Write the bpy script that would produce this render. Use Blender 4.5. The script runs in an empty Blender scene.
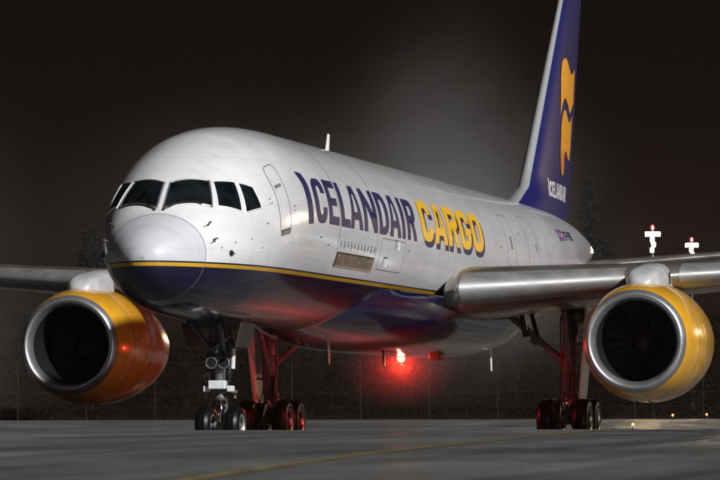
import bpy, bmesh, math, random
import numpy as np
from mathutils import Vector, Matrix
R = math.radians
scene = bpy.context.scene
C = scene.collection
random.seed(7)
rng = np.random.default_rng(7)

# ------------------------------------------------------------------ camera
# world axes = aircraft axes: x aft from the nose tip, y to starboard, z up, ground at 0 under the wheels
CAM = np.array([-72.822, -21.121, 0.386])
YAW, PITCH, ROLL, FPX = 13.151, 2.591, -0.138, 4109.6
def camera_basis():
    a, b, ro = R(YAW), R(PITCH), R(ROLL)
    d = np.array([math.cos(b)*math.cos(a), math.cos(b)*math.sin(a), math.sin(b)])
    r = np.cross(d, [0, 0, 1]); r /= np.linalg.norm(r); u = np.cross(r, d)
    return r*math.cos(ro)+u*math.sin(ro), u*math.cos(ro)-r*math.sin(ro), d
cr, cu, cd = camera_basis()
cam_data = bpy.data.cameras.new('camera')
cam_data.sensor_width = 36; cam_data.lens = FPX/720*36
cam_data.clip_start = 1; cam_data.clip_end = 3000
cam_data.dof.use_dof = True; cam_data.dof.focus_distance = 74; cam_data.dof.aperture_fstop = 7.1
cam = bpy.data.objects.new('camera', cam_data); C.objects.link(cam)
m = Matrix.Identity(4)
for i in range(3):
    m[i][0], m[i][1], m[i][2], m[i][3] = cr[i], cu[i], -cd[i], CAM[i]
cam.matrix_world = m
scene.camera = cam
CY, SY = math.cos(R(YAW)), math.sin(R(YAW))
def field(s, t, z=0.0):           # s metres along the apron away from the camera spot, t metres to its right
    return (CAM[0]+s*CY+t*SY, CAM[1]+s*SY-t*CY, z)

# ------------------------------------------------------------------ night sky, key light, exposure
SUN_AZ, SUN_EL = 48.0, 29.0       # degrees to port of the nose, above the horizon
w = bpy.data.worlds.new('World'); scene.world = w; w.use_nodes = True
nt = w.node_tree; bg = nt.nodes['Background']
sky = nt.nodes.new('ShaderNodeTexSky'); sky.sky_type = 'NISHITA'; sky.sun_disc = False
sky.sun_elevation = R(SUN_EL); sky.sun_rotation = R(-90-SUN_AZ)
grey = nt.nodes.new('ShaderNodeHueSaturation'); grey.inputs['Saturation'].default_value = 0.0
tint = nt.nodes.new('ShaderNodeMixRGB'); tint.blend_type = 'MULTIPLY'; tint.inputs[0].default_value = 1
tint.inputs[2].default_value = (1.0, 0.60, 0.50, 1)
nt.links.new(sky.outputs[0], grey.inputs['Color']); nt.links.new(grey.outputs[0], tint.inputs[1])
nt.links.new(tint.outputs[0], bg.inputs[0]); bg.inputs[1].default_value = 0.0004
sun_l = bpy.data.lights.new('sun', 'SUN'); sun_l.energy = 4.5; sun_l.angle = R(2.5); sun_l.color = (1.0, 0.985, 0.97)
sun = bpy.data.objects.new('sun', sun_l); C.objects.link(sun)
L = Vector((-math.cos(R(SUN_AZ))*math.cos(R(SUN_EL)), -math.sin(R(SUN_AZ))*math.cos(R(SUN_EL)), math.sin(R(SUN_EL))))
sun.rotation_euler = (-L).to_track_quat('-Z', 'Y').to_euler(); sun.location = L*60
vs = scene.view_settings; vs.view_transform = 'Standard'; vs.look = 'None'; vs.exposure = 0; vs.gamma = 1
scene.cycles.use_denoising = True
scene.cycles.max_bounces = 8; scene.cycles.volume_bounces = 0
scene.cycles.sample_clamp_indirect = 4

# ------------------------------------------------------------------ materials
MATS = {}
def mat(name, col, rough=0.5, metal=0.0, coat=0.0, noise=0.0, nscale=3.0, bump=0.0, bscale=40.0, emit=None, estr=0.0, spec=0.5, rvar=0.0):
    if name in MATS: return MATS[name]
    mm = bpy.data.materials.new(name); mm.use_nodes = True; t = mm.node_tree; b = t.nodes['Principled BSDF']
    b.inputs['Base Color'].default_value = (*col, 1); b.inputs['Roughness'].default_value = rough
    b.inputs['Metallic'].default_value = metal; b.inputs['Coat Weight'].default_value = coat
    b.inputs['Coat Roughness'].default_value = 0.06; b.inputs['Specular IOR Level'].default_value = spec
    if emit: b.inputs['Emission Color'].default_value = (*emit, 1); b.inputs['Emission Strength'].default_value = estr
    if noise or bump or rvar:
        tc = t.nodes.new('ShaderNodeTexCoord')
        n = t.nodes.new('ShaderNodeTexNoise'); n.inputs['Scale'].default_value = nscale; n.inputs['Detail'].default_value = 6
        t.links.new(tc.outputs['Object'], n.inputs['Vector'])
        if noise:
            mr = t.nodes.new('ShaderNodeMapRange'); mr.inputs[1].default_value = .3; mr.inputs[2].default_value = .75
            mr.inputs[3].default_value = 1-noise; mr.inputs[4].default_value = 1+noise*.4
            t.links.new(n.outputs['Fac'], mr.inputs[0])
            mx = t.nodes.new('ShaderNodeMixRGB'); mx.blend_type = 'MULTIPLY'; mx.inputs[0].default_value = 1
            mx.inputs[1].default_value = (*col, 1); t.links.new(mr.outputs[0], mx.inputs[2]); t.links.new(mx.outputs[0], b.inputs['Base Color'])
        if rvar:
            m2 = t.nodes.new('ShaderNodeMapRange'); m2.inputs[1].default_value = .3; m2.inputs[2].default_value = .7
            m2.inputs[3].default_value = max(.02, rough-rvar); m2.inputs[4].default_value = rough+rvar
            t.links.new(n.outputs['Fac'], m2.inputs[0]); t.links.new(m2.outputs[0], b.inputs['Roughness'])
        if bump:
            n2 = t.nodes.new('ShaderNodeTexNoise'); n2.inputs['Scale'].default_value = bscale; n2.inputs['Detail'].default_value = 4
            t.links.new(tc.outputs['Object'], n2.inputs['Vector'])
            bp = t.nodes.new('ShaderNodeBump'); bp.inputs['Strength'].default_value = bump; bp.inputs['Distance'].default_value = .02
            t.links.new(n2.outputs['Fac'], bp.inputs['Height']); t.links.new(bp.outputs[0], b.inputs['Normal'])
    MATS[name] = mm
    return mm
NAVY = (0.007, 0.007, 0.034); GOLD = (0.72, 0.36, 0.02)
M_NAVY = mat('navy_paint', (.014, .014, .078), .5, coat=.1)
M_YEL = mat('yellow_paint', (.80, .46, .02), .4, coat=.2)
M_WHITE = mat('white_paint', (.78, .78, .80), .35, coat=.4, noise=.06, nscale=2)
M_GOLD = mat('gold_cowl_paint', GOLD, .26, coat=.7, noise=.22, nscale=1.6, bump=.04, bscale=6)
M_LIP = mat('satin_inlet_metal', (.50, .50, .52), .40, metal=.85, noise=.10, nscale=3, rvar=.05)
M_SLAT = mat('bare_aluminium', (.33, .33, .33), .55, metal=.6, noise=.14, nscale=2.5, rvar=.08)
M_WING = mat('grey_wing_paint', (.24, .225, .21), .30, metal=.55, coat=.3, noise=.22, nscale=1.2, bump=.05, bscale=3, rvar=.08)
M_DUCT = mat('dark_duct', (.014, .014, .015), .6, spec=.15)
M_BLADE = mat('titanium_blade', (.035, .035, .037), .5, spec=.2)
M_SPIN = mat('grey_spinner', (.06, .05, .048), .45, spec=.3)
M_GLASS = mat('cockpit_glass', (.010, .015, .017), .04, coat=1, spec=.8, noise=.9, nscale=2.2)
M_FRAME = mat('window_frame_metal', (.30, .30, .31), .35, metal=.6)
M_SEAM = mat('panel_seam', (.17, .17, .18), .6)
M_DARK = mat('dark_metal', (.05, .05, .052), .4, metal=.6, noise=.3, nscale=8)
M_BLACK = mat('black_rubber', (.012, .012, .012), .55, noise=.4, nscale=12)
M_TYRE = mat('tyre_rubber', (.005, .005, .005), .38, noise=.4, nscale=9, bump=.1, bscale=60, spec=.25)
M_RIM = mat('wheel_rim_metal', (.55, .54, .52), .32, metal=.8, noise=.3, nscale=20)
M_STRUT = mat('strut_grey_paint', (.15, .15, .155), .35, noise=.35, nscale=9)
M_CHROME = mat('chrome_piston', (.75, .75, .76), .1, metal=1)
M_GWHITE = mat('gear_white_paint', (.72, .73, .75), .4, noise=.15, nscale=10)
M_TAN = mat('tan_sill_metal', (.30, .24, .18), .45, metal=.4, noise=.45, nscale=7)
M_LENS = mat('lamp_glass', (.018, .018, .017), .12, coat=.6)

def livery(name='fuselage_livery', rough=.20, coat=.7, white=(.78, .78, .80)):
    """white over navy with a yellow cheat line at z 3.33-3.44, dirt and skin joints"""
    mm = bpy.data.materials.new(name); mm.use_nodes = True; t = mm.node_tree; b = t.nodes['Principled BSDF']
    tc = t.nodes.new('ShaderNodeTexCoord'); sp = t.nodes.new('ShaderNodeSeparateXYZ'); t.links.new(tc.outputs['Object'], sp.inputs[0])
    ramp = t.nodes.new('ShaderNodeValToRGB'); ramp.color_ramp.interpolation = 'CONSTANT'
    mr = t.nodes.new('ShaderNodeMapRange'); mr.inputs[1].default_value = 3.0; mr.inputs[2].default_value = 4.0
    t.links.new(sp.outputs['Z'], mr.inputs[0]); t.links.new(mr.outputs[0], ramp.inputs[0])
    el = ramp.color_ramp.elements
    el[0].position = 0; el[0].color = (*NAVY, 1); el[1].position = .345; el[1].color = (.66, .36, .02, 1)
    for p, c in ((.412, (*NAVY, 1)), (.445, (*white, 1))):
        e = el.new(p); e.color = c
    n = t.nodes.new('ShaderNodeTexNoise'); n.inputs['Scale'].default_value = .9; n.inputs['Detail'].default_value = 9; n.inputs['Roughness'].default_value = .65
    mp = t.nodes.new('ShaderNodeMapping'); mp.inputs['Scale'].default_value = (.5, 1, 1.6)
    t.links.new(tc.outputs['Object'], mp.inputs[0]); t.links.new(mp.outputs[0], n.inputs['Vector'])
    d = t.nodes.new('ShaderNodeMapRange'); d.inputs[1].default_value = .38; d.inputs[2].default_value = .62; d.inputs[3].default_value = .87; d.inputs[4].default_value = 1.0
    t.links.new(n.outputs['Fac'], d.inputs[0])
    # skin joints every 2.4 m round the barrel
    fr = t.nodes.new('ShaderNodeMath'); fr.operation = 'PINGPONG'; fr.inputs[1].default_value = 1.2
    t.links.new(sp.outputs['X'], fr.inputs[0])
    jl = t.nodes.new('ShaderNodeMapRange'); jl.inputs[1].default_value = .004; jl.inputs[2].default_value = .012; jl.inputs[3].default_value = .80; jl.inputs[4].default_value = 1
    t.links.new(fr.outputs[0], jl.inputs[0])
    mu = t.nodes.new('ShaderNodeMath'); mu.operation = 'MULTIPLY'; t.links.new(d.outputs[0], mu.inputs[0]); t.links.new(jl.outputs[0], mu.inputs[1])
    pz = t.nodes.new('ShaderNodeMath'); pz.operation = 'PINGPONG'; pz.inputs[1].default_value = .46; t.links.new(sp.outputs['Z'], pz.inputs[0])
    jz = t.nodes.new('ShaderNodeMapRange'); jz.inputs[1].default_value = .003; jz.inputs[2].default_value = .010; jz.inputs[3].default_value = .86; jz.inputs[4].default_value = 1; t.links.new(pz.outputs[0], jz.inputs[0])
    # grime streaks running down the skin
    sm_ = t.nodes.new('ShaderNodeMapping'); sm_.inputs['Scale'].default_value = (5.0, .6, .35); t.links.new(tc.outputs['Object'], sm_.inputs[0])
    sn = t.nodes.new('ShaderNodeTexNoise'); sn.inputs['Scale'].default_value = 1.6; sn.inputs['Detail'].default_value = 7; t.links.new(sm_.outputs[0], sn.inputs['Vector'])
    sr = t.nodes.new('ShaderNodeMapRange'); sr.inputs[1].default_value = .55; sr.inputs[2].default_value = .75; sr.inputs[3].default_value = 1; sr.inputs[4].default_value = .89; t.links.new(sn.outputs['Fac'], sr.inputs[0])
    for extra in (jz, sr):
        m3 = t.nodes.new('ShaderNodeMath'); m3.operation = 'MULTIPLY'; t.links.new(mu.outputs[0], m3.inputs[0]); t.links.new(extra.outputs[0], m3.inputs[1]); mu = m3
    mx = t.nodes.new('ShaderNodeMixRGB'); mx.blend_type = 'MULTIPLY'; mx.inputs[0].default_value = 1
    t.links.new(ramp.outputs[0], mx.inputs[1]); t.links.new(mu.outputs[0], mx.inputs[2]); t.links.new(mx.outputs[0], b.inputs['Base Color'])
    b.inputs['Roughness'].default_value = rough; b.inputs['Coat Weight'].default_value = coat; b.inputs['Coat Roughness'].default_value = .07
    n2 = t.nodes.new('ShaderNodeTexNoise'); n2.inputs['Scale'].default_value = 2.2; n2.inputs['Detail'].default_value = 2
    t.links.new(mp.outputs[0], n2.inputs['Vector'])
    bp = t.nodes.new('ShaderNodeBump'); bp.inputs['Strength'].default_value = .17; bp.inputs['Distance'].default_value = .02
    t.links.new(n2.outputs['Fac'], bp.inputs['Height']); t.links.new(bp.outputs[0], b.inputs['Normal']); t.links.new(bp.outputs[0], b.inputs['Coat Normal'])
    return mm
M_LIV = livery(); M_RAD = livery('radome_livery', .48, .2, (.58, .60, .64))

# ------------------------------------------------------------------ mesh helpers
def mesh(name, V, F, material, parent=None, smooth=True):
    me = bpy.data.meshes.new(name); me.from_pydata([tuple(map(float, v)) for v in V], [], F); me.update()
    if smooth: me.polygons.foreach_set('use_smooth', [True]*len(me.polygons))
    me.materials.append(material)
    o = bpy.data.objects.new(name, me); C.objects.link(o); o.parent = parent
    return o
class MB:
    """collects shapes; build() links them as ONE mesh object"""
    def __init__(s): s.V = []; s.F = []
    def add(s, V, F):
        k = len(s.V); s.V += [tuple(map(float, v)) for v in V]; s.F += [tuple(i+k for i in f) for f in F]; return s
    def box(s, c, d, rot=None):
        P = [Vector((sx*d[0]/2, sy*d[1]/2, sz*d[2]/2)) for sx in (-1, 1) for sy in (-1, 1) for sz in (-1, 1)]
        if rot is not None: P = [rot @ p for p in P]
        return s.add([p+Vector(c) for p in P], [(0, 1, 3, 2), (4, 6, 7, 5), (0, 4, 5, 1), (2, 3, 7, 6), (0, 2, 6, 4), (1, 5, 7, 3)])
    def tube(s, p0, p1, r0, r1=None, n=14, caps=True):
        r1 = r0 if r1 is None else r1
        p0, p1 = Vector(p0), Vector(p1); a = (p1-p0).normalized()
        u = a.orthogonal().normalized(); v = a.cross(u)
        V = []
        for p, r in ((p0, r0), (p1, r1)):
            for i in range(n):
                t = 2*math.pi*i/n; V.append(p+(u*math.cos(t)+v*math.sin(t))*r)
        F = [(i, (i+1) % n, n+(i+1) % n, n+i) for i in range(n)]
        if caps: F += [tuple(reversed(range(n))), tuple(range(n, 2*n))]
        return s.add(V, F)
    def lathe(s, prof, origin, axis, n=48, close=False):
        """prof: list of (along, radius)"""
        o, a = Vector(origin), Vector(axis).normalized(); u = a.orthogonal().normalized(); v = a.cross(u)
        V = [o+a*h+(u*math.cos(2*math.pi*i/n)+v*math.sin(2*math.pi*i/n))*r for h, r in prof for i in range(n)]
        k = len(prof); F = []
        for j in range(k if close else k-1):
            j2 = (j+1) % k
            for i in range(n): F.append((j*n+i, j*n+(i+1) % n, j2*n+(i+1) % n, j2*n+i))
        return s.add(V, F)
    def build(s, name, material, parent=None, smooth=False, bevel=0):
        o = mesh(name, s.V, s.F, material, parent, smooth)
        if bevel:
            bv = o.modifiers.new('bevel', 'BEVEL'); bv.width = bevel; bv.segments = 2; bv.limit_method = 'ANGLE'
        return o
def autosmooth(o, ang=35):
    bm = bmesh.new(); bm.from_mesh(o.data)
    for e in bm.edges:
        if len(e.link_faces) == 2 and e.calc_face_angle(0) > R(ang): e.smooth = False
    for f in bm.faces: f.smooth = True
    bm.to_mesh(o.data); bm.free(); return o
def empty(name, loc=(0, 0, 0), parent=None):
    o = bpy.data.objects.new(name, None); C.objects.link(o); o.location = loc; o.parent = parent; o.empty_display_size = .3; return o
def tag(o, label, cat, group=None, kind=None):
    o['label'] = label; o['category'] = cat
    if group: o['group'] = group
    if kind: o['kind'] = kind
    return o

# ------------------------------------------------------------------ the apron (gentle drainage crown in front, slight rise behind)
def sm(t): t = np.clip(t, 0, 1); return t*t*(3-2*t)
def gs(s):
    s = np.asarray(s, float)
    return np.where(s < 0, -.1, np.where(s < 50, .337-.000175*(50-s)**2, np.where(s < 72, .337*(1-sm((s-50)/22)), .66*sm((s-112)/73))))
def gz(x, y): return float(gs((x-CAM[0])*CY+(y-CAM[1])*SY))
def ground_material():
    mm = bpy.data.materials.new('apron_asphalt'); mm.use_nodes = True; t = mm.node_tree; b = t.nodes['Principled BSDF']
    g = t.nodes.new('ShaderNodeTexCoord')
    def noise(scale, stretch, detail=8, rot=R(YAW)):
        mp = t.nodes.new('ShaderNodeMapping'); mp.inputs['Scale'].default_value = stretch; mp.inputs['Rotation'].default_value = (0, 0, rot)
        n = t.nodes.new('ShaderNodeTexNoise'); n.inputs['Scale'].default_value = scale; n.inputs['Detail'].default_value = detail; n.inputs['Roughness'].default_value = .6
        t.links.new(g.outputs['Object'], mp.inputs[0]); t.links.new(mp.outputs[0], n.inputs['Vector']); return n
    def ramp(n, lo, hi, a, c):
        r = t.nodes.new('ShaderNodeMapRange'); r.inputs[1].default_value = lo; r.inputs[2].default_value = hi; r.inputs[3].default_value = a; r.inputs[4].default_value = c
        t.links.new(n.outputs['Fac'], r.inputs[0]); return r
    def mul(a, c):
        k = t.nodes.new('ShaderNodeMath'); k.operation = 'MULTIPLY'; t.links.new(a.outputs[0], k.inputs[0]); t.links.new(c.outputs[0], k.inputs[1]); return k
    patch = ramp(noise(.22, (1, 1, 1)), .35, .65, .60, 1.22)
    streak = ramp(noise(.9, (.10, 2.2, 1), rot=R(10)), .35, .68, .58, 1.2)
    grain = ramp(noise(14, (1, 1, 1), 4), .3, .7, .78, 1.2)
    scuff = ramp(noise(3.2, (.22, 1.6, 1), 6, rot=R(22)), .40, .66, .80, 1.14)
    f = mul(mul(mul(patch, streak), grain), scuff)
    mx = t.nodes.new('ShaderNodeMixRGB'); mx.blend_type = 'MULTIPLY'; mx.inputs[0].default_value = 1; mx.inputs[1].default_value = (.140, .142, .137, 1)
    t.links.new(f.outputs[0], mx.inputs[2]); t.links.new(mx.outputs[0], b.inputs['Base Color'])
    rr = ramp(noise(.3, (1, 1.6, 1)), .35, .65, .38, .75); t.links.new(rr.outputs[0], b.inputs['Roughness'])
    bn = noise(26, (1, 1, 1), 5); bp = t.nodes.new('ShaderNodeBump'); bp.inputs['Strength'].default_value = .35; bp.inputs['Distance'].default_value = .01
    t.links.new(bn.outputs['Fac'], bp.inputs['Height']); t.links.new(bp.outputs[0], b.inputs['Normal'])
    return mm
SS = np.concatenate([np.arange(-80, 0, 8), np.arange(0, 190, 1.0), np.arange(190, 400, 15), np.arange(400, 1501, 100)])
TT = np.concatenate([np.arange(-600, -60, 60), np.arange(-60, 61, 6), np.arange(120, 601, 60)])
V = [field(s, t, float(gs(s))) for s in SS for t in TT]; nT = len(TT)
F = [(i*nT+j, i*nT+j+1, (i+1)*nT+j+1, (i+1)*nT+j) for i in range(len(SS)-1) for j in range(nT-1)]
F = [tuple(reversed(f)) for f in F]
apron = mesh('apron_ground', V, F, ground_material()); apron['kind'] = 'structure'

# ------------------------------------------------------------------ fuselage surface
TOP = [(0,3.50),(.05,3.68),(.15,3.83),(.35,4.0),(.65,4.18),(1.06,4.43),(1.55,4.90),(2.0,5.25),(2.6,5.60),(3.3,5.90),(4,6.11),(5,6.26),(6,6.32),(7,6.34),(33,6.34),(37,6.32),(40,6.24),(43,6.08),(46,5.85),(47,5.70)]
BOT = [(0,3.50),(.05,3.32),(.15,3.18),(.35,3.02),(.7,2.82),(1.3,2.64),(2.2,2.50),(3.5,2.42),(5,2.41),(28,2.41),(31,2.55),(34,2.95),(38,3.65),(42,4.4),(46,5.1),(47,5.3)]
WID = [(0,0),(.05,.2),(.15,.36),(.35,.56),(.65,.77),(1,.97),(1.5,1.20),(2,1.38),(3,1.63),(4,1.77),(5,1.84),(6,1.87),(7,1.88),(29,1.88),(32,1.84),(36,1.62),(40,1.2),(44,.66),(46,.36),(47,.2)]
ZCE = [(0,3.5),(1,3.62),(2,3.85),(3,4.08),(4,4.27),(5,4.4),(6,4.48),(7,4.51),(28,4.51),(34,4.75),(40,5.15),(47,5.5)]
def pch(T, x):
    X = np.array([t[0] for t in T], float); Y = np.array([t[1] for t in T], float)
    h = np.diff(X); d = np.diff(Y)/h; mm = np.zeros(len(X))
    for i in range(1, len(X)-1):
        if d[i-1]*d[i] > 0:
            w1 = 2*h[i]+h[i-1]; w2 = h[i]+2*h[i-1]; mm[i] = (w1+w2)/(w1/d[i-1]+w2/d[i])
    mm[0] = d[0]; mm[-1] = d[-1]
    x = np.clip(x, X[0], X[-1]); i = np.clip(np.searchsorted(X, x, side='right')-1, 0, len(h)-1); t = (x-X[i])/h[i]
    return (1+2*t)*(1-t)**2*Y[i]+t*(1-t)**2*h[i]*mm[i]+t*t*(3-2*t)*Y[i+1]+t*t*(t-1)*h[i]*mm[i+1]
def sec(x, th):
    """th = 0 crown, +-pi keel, positive to starboard"""
    x = np.asarray(x, float); th = np.asarray(th, float)
    ww, t, b, z = pch(WID, x), pch(TOP, x), pch(BOT, x), pch(ZCE, x); c, s = np.cos(th), np.sin(th)
    return np.stack([x+0*th, ww*s, np.where(c > 0, z+(t-z)*c, z+(z-b)*c)], -1)
def surf(x, th, off=0.0):
    x = np.asarray(x, float); th = np.asarray(th, float); e = 1e-3
    p = sec(x, th)
    n = np.cross(sec(x, th+e)-sec(x, th-e), sec(x+e, th)-sec(x-e, th)); n /= np.linalg.norm(n, axis=-1, keepdims=True)+1e-12
    n = n*np.sign((n*(p-np.stack([x, 0*th, pch(ZCE, x)], -1))).sum(-1, keepdims=True)+1e-9)
    return p+n*off
def loft(name, xs, material, parent, nth=128, cap0=False, cap1=False):
    th = np.linspace(0, 2*np.pi, nth, endpoint=False); V = []; F = []
    for x in xs: V += list(sec(np.full(nth, x), th))
    for i in range(len(xs)-1):
        for j in range(nth): F.append((i*nth+j, i*nth+(j+1) % nth, (i+1)*nth+(j+1) % nth, (i+1)*nth+j))
    if cap1: F.append(tuple(range((len(xs)-1)*nth, len(xs)*nth)))
    return mesh(name, V, F, material, parent)
def patch(name, quad, material, parent, off=.003, n=(10, 10), thick=0.0):
    """quad of four (x, theta deg) corners, laid on the skin"""
    q = np.array(quad, float); U, W = np.meshgrid(np.linspace(0, 1, n[0]+1), np.linspace(0, 1, n[1]+1), indexing='ij')
    U, W = U[..., None], W[..., None]
    P = (q[0]*(1-U)+q[1]*U)*(1-W)+(q[3]*(1-U)+q[2]*U)*W
    V = list(surf(P[..., 0].ravel(), np.radians(P[..., 1].ravel()), off)); k = n[1]+1
    F = [(i*k+j, (i+1)*k+j, (i+1)*k+j+1, i*k+j+1) for i in range(n[0]) for j in range(n[1])]
    if thick:
        rim = [i*k for i in range(n[0]+1)]+[n[0]*k+j for j in range(1, k)]+[i*k+k-1 for i in range(n[0]-1, -1, -1)]+[j for j in range(k-2, 0, -1)]
        PP = P.reshape(-1, 2)[rim]; b = len(V); V += list(surf(PP[:, 0], np.radians(PP[:, 1]), off-thick)); r = len(rim)
        F += [(rim[i], rim[(i+1) % r], b+(i+1) % r, b+i) for i in range(r)]
    return mesh(name, V, F, material, parent)
def on_skin(P, off):
    P = np.asarray(P, float); zc = pch(ZCE, P[:, 0]); c = np.where(P[:, 2] > zc, (P[:, 2]-zc)/(pch(TOP, P[:, 0])-zc), (P[:, 2]-zc)/(zc-pch(BOT, P[:, 0])))
    return surf(P[:, 0], np.arctan2(P[:, 1]/pch(WID, P[:, 0]), c), off)
def ribbon(name, path, width, material, parent, off=.004, closed=False, sub=6):
    """thin strip on the skin along a path of (x, theta deg)"""
    p = np.array(path, float)
    if closed: p = np.vstack([p, p[:1]])
    pts = []
    for a, b in zip(p[:-1], p[1:]):
        for k in range(sub): pts.append(a+(b-a)*k/sub)
    pts.append(p[-1]); pts = np.array(pts)
    Q = surf(pts[:, 0], np.radians(pts[:, 1]), off); Q2 = surf(pts[:, 0], np.radians(pts[:, 1]), off+.05)
    T = np.gradient(Q, axis=0); T /= np.linalg.norm(T, axis=1, keepdims=True)+1e-9
    N = (Q2-Q)/.05; B = np.cross(T, N)
    V = list(Q+B*width/2)+list(Q-B*width/2); n = len(Q)
    return mesh(name, V, [(i, i+1, n+i+1, n+i) for i in range(n-1)], material, parent)

plane = empty('cargo_airplane')
tag(plane, 'white and navy twin engine cargo jet with golden engines parked on the apron', 'airplane')
xs = np.concatenate([np.linspace(.95, 3, 36), np.linspace(3.1, 8, 40), np.arange(8.5, 30.1, .5), np.linspace(30.4, 47, 50)])
fus = loft('fuselage', xs, M_LIV, plane, 160, cap1=True)
rad = loft('radome', np.concatenate([[.0005], np.linspace(.02, .94, 40)**1.0]), M_RAD, fus, 128)
ribbon('radome_joint', [(.945, a) for a in range(-180, 181, 6)], .014, M_SEAM, fus, .003, sub=2)

# wing-body fairing
FW = [(10.8,.9),(12.5,1.45),(14.5,1.86),(16.5,2.12),(19,2.24),(24,2.24),(27,1.95),(30,1.4)]
FB = [(10.8,2.44),(12.5,2.24),(14.5,2.09),(17,2.03),(24,2.02),(27,2.15),(30,2.6)]
V = []; nn = 56
fx = np.linspace(10.8, 30, 70)
for x in fx:
    W_, B_ = float(pch(FW, x)), float(pch(FB, x)); zc = 3.27
    for k_, a in enumerate(np.linspace(-90, 90, nn-2).tolist()):
        s_, c_ = math.sin(R(a)), max(0.0, math.cos(R(a)))
        if k_ == 0: V.append((x, -min(W_, 1.70), zc+.05))
        V.append((x, W_*math.copysign(abs(s_)**.85, s_), zc-(zc-B_)*c_**.8))
        if k_ == nn-3: V.append((x, min(W_, 1.70), zc+.05))
F = [(i*nn+j, i*nn+j+1, (i+1)*nn+j+1, (i+1)*nn+j) for i in range(len(fx)-1) for j in range(nn-1)]
mesh('wing_body_fairing', V, F, M_LIV, fus)

# ---- cockpit glazing
PANES = [[(1.63,-3.4),(1.94,-31.5),(1.54,-47),(1.13,-4.2)],
         [(2.0,-35.1),(2.4,-47),(2.13,-67.2),(1.65,-51.5)],
         [(2.48,-49.4),(2.8,-57.6),(2.81,-72.3),(2.26,-69.6)]]
for s in (1, -1):
    for i, q in enumerate(PANES):
        q = [(a, b*s) for a, b in q]; c = np.mean(q, axis=0)
        big = [tuple(c+(np.array(p)-c)*(1.10, 1.08)+np.sign(np.array(p)-c)*(0.012, .5)) for p in q]
        q3 = [sec(np.array(a), np.array(R(b))) for a, b in q]; b3 = [sec(np.array(a), np.array(R(b))) for a, b in big]
        U, W_ = np.meshgrid(np.linspace(0, 1, 11), np.linspace(0, 1, 11), indexing='ij'); U, W_ = U[..., None], W_[..., None]
        G = ((q3[0]*(1-U)+q3[1]*U)*(1-W_)+(q3[3]*(1-U)+q3[2]*U)*W_).reshape(-1, 3)
        o = mesh('cockpit_window', list(on_skin(G, .0125)), [(a*11+b, (a+1)*11+b, (a+1)*11+b+1, a*11+b+1) for a in range(10) for b in range(10)], M_GLASS, fus)
        if i == 0: o['label'] = 'front windscreen pane'
        # raised metal surround
        k = 12; ring_o, ring_i = [], []
        for a, b, A, B in [(q[j], q[(j+1) % 4], big[j], big[(j+1) % 4]) for j, (q, big) in enumerate([(q3, b3)]*4)]:
            for t in np.linspace(0, 1, k, endpoint=False):
                ring_i.append(np.array(a)*(1-t)+np.array(b)*t); ring_o.append(np.array(A)*(1-t)+np.array(B)*t)
        ring_i, ring_o = np.array(ring_i), np.array(ring_o); n = len(ring_i)
        mid = ring_i*.45+ring_o*.55
        Vv = np.vstack([on_skin(ring_i, .008), on_skin(ring_i*.97+ring_o*.03, .022), on_skin(mid, .018), on_skin(ring_o, -.004)])
        mesh('window_frame', list(Vv), [(r*n+j, r*n+(j+1) % n, (r+1)*n+(j+1) % n, (r+1)*n+j) for r in range(3) for j in range(n)], M_FRAME if i < 1 else M_WHITE, fus)
    # wiper parked along the sill of the windscreen
    wp = MB(); P = [surf(np.array(1.12+.30*t), np.array(R(s*(-6-33*t))), .05) for t in np.linspace(0, 1, 8)]
    for a, b in zip(P[:-1], P[1:]): wp.tube(a, b, .013, n=6)
    wp.tube(P[2], surf(np.array(1.07), np.array(R(-5*s)), .01), .011, n=6); wp.tube(surf(np.array(1.06), np.array(R(-5*s)), -.01), surf(np.array(1.06), np.array(R(-5*s)), .035), .022, n=8)
    wp.build('windscreen_wiper', M_BLACK, fus)
    # pitot and angle of attack probes
    for x, th in ((1.21,-57.6),(1.17,-76.1)):
        pr = MB(); a = Vector(surf(np.array(x), np.array(R(th*s)), -.01)); b = Vector(surf(np.array(x), np.array(R(th*s)), .11))
        pr.tube(a, b, .022, .012, 8); pr.tube(b+Vector((.04, 0, 0)), b+Vector((-.15, 0, 0)), .013, .007, 8); pr.build('pitot_probe', M_DARK, fus)
    pr = MB(); a = Vector(surf(np.array(1.62), np.array(R(-95.9*s)), -.005)); b = Vector(surf(np.array(1.62), np.array(R(-95.9*s)), .03))
    pr.tube(a, b, .055, .05, 14); pr.tube(b, b+(b-a).normalized()*.05+Vector((.07, 0, -.01)), .016, .01, 6); pr.build('angle_vane', M_DARK, fus)
for x, th in ((1.35,-88),(1.75,-88),(2.3,-90),(2.75,-99)):
    a = Vector(surf(np.array(x), np.array(R(th)), -.004)); b = Vector(surf(np.array(x), np.array(R(th)), .006)); MB().tube(a, b, .02, n=10).build('static_port', M_SEAM, fus)

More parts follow.
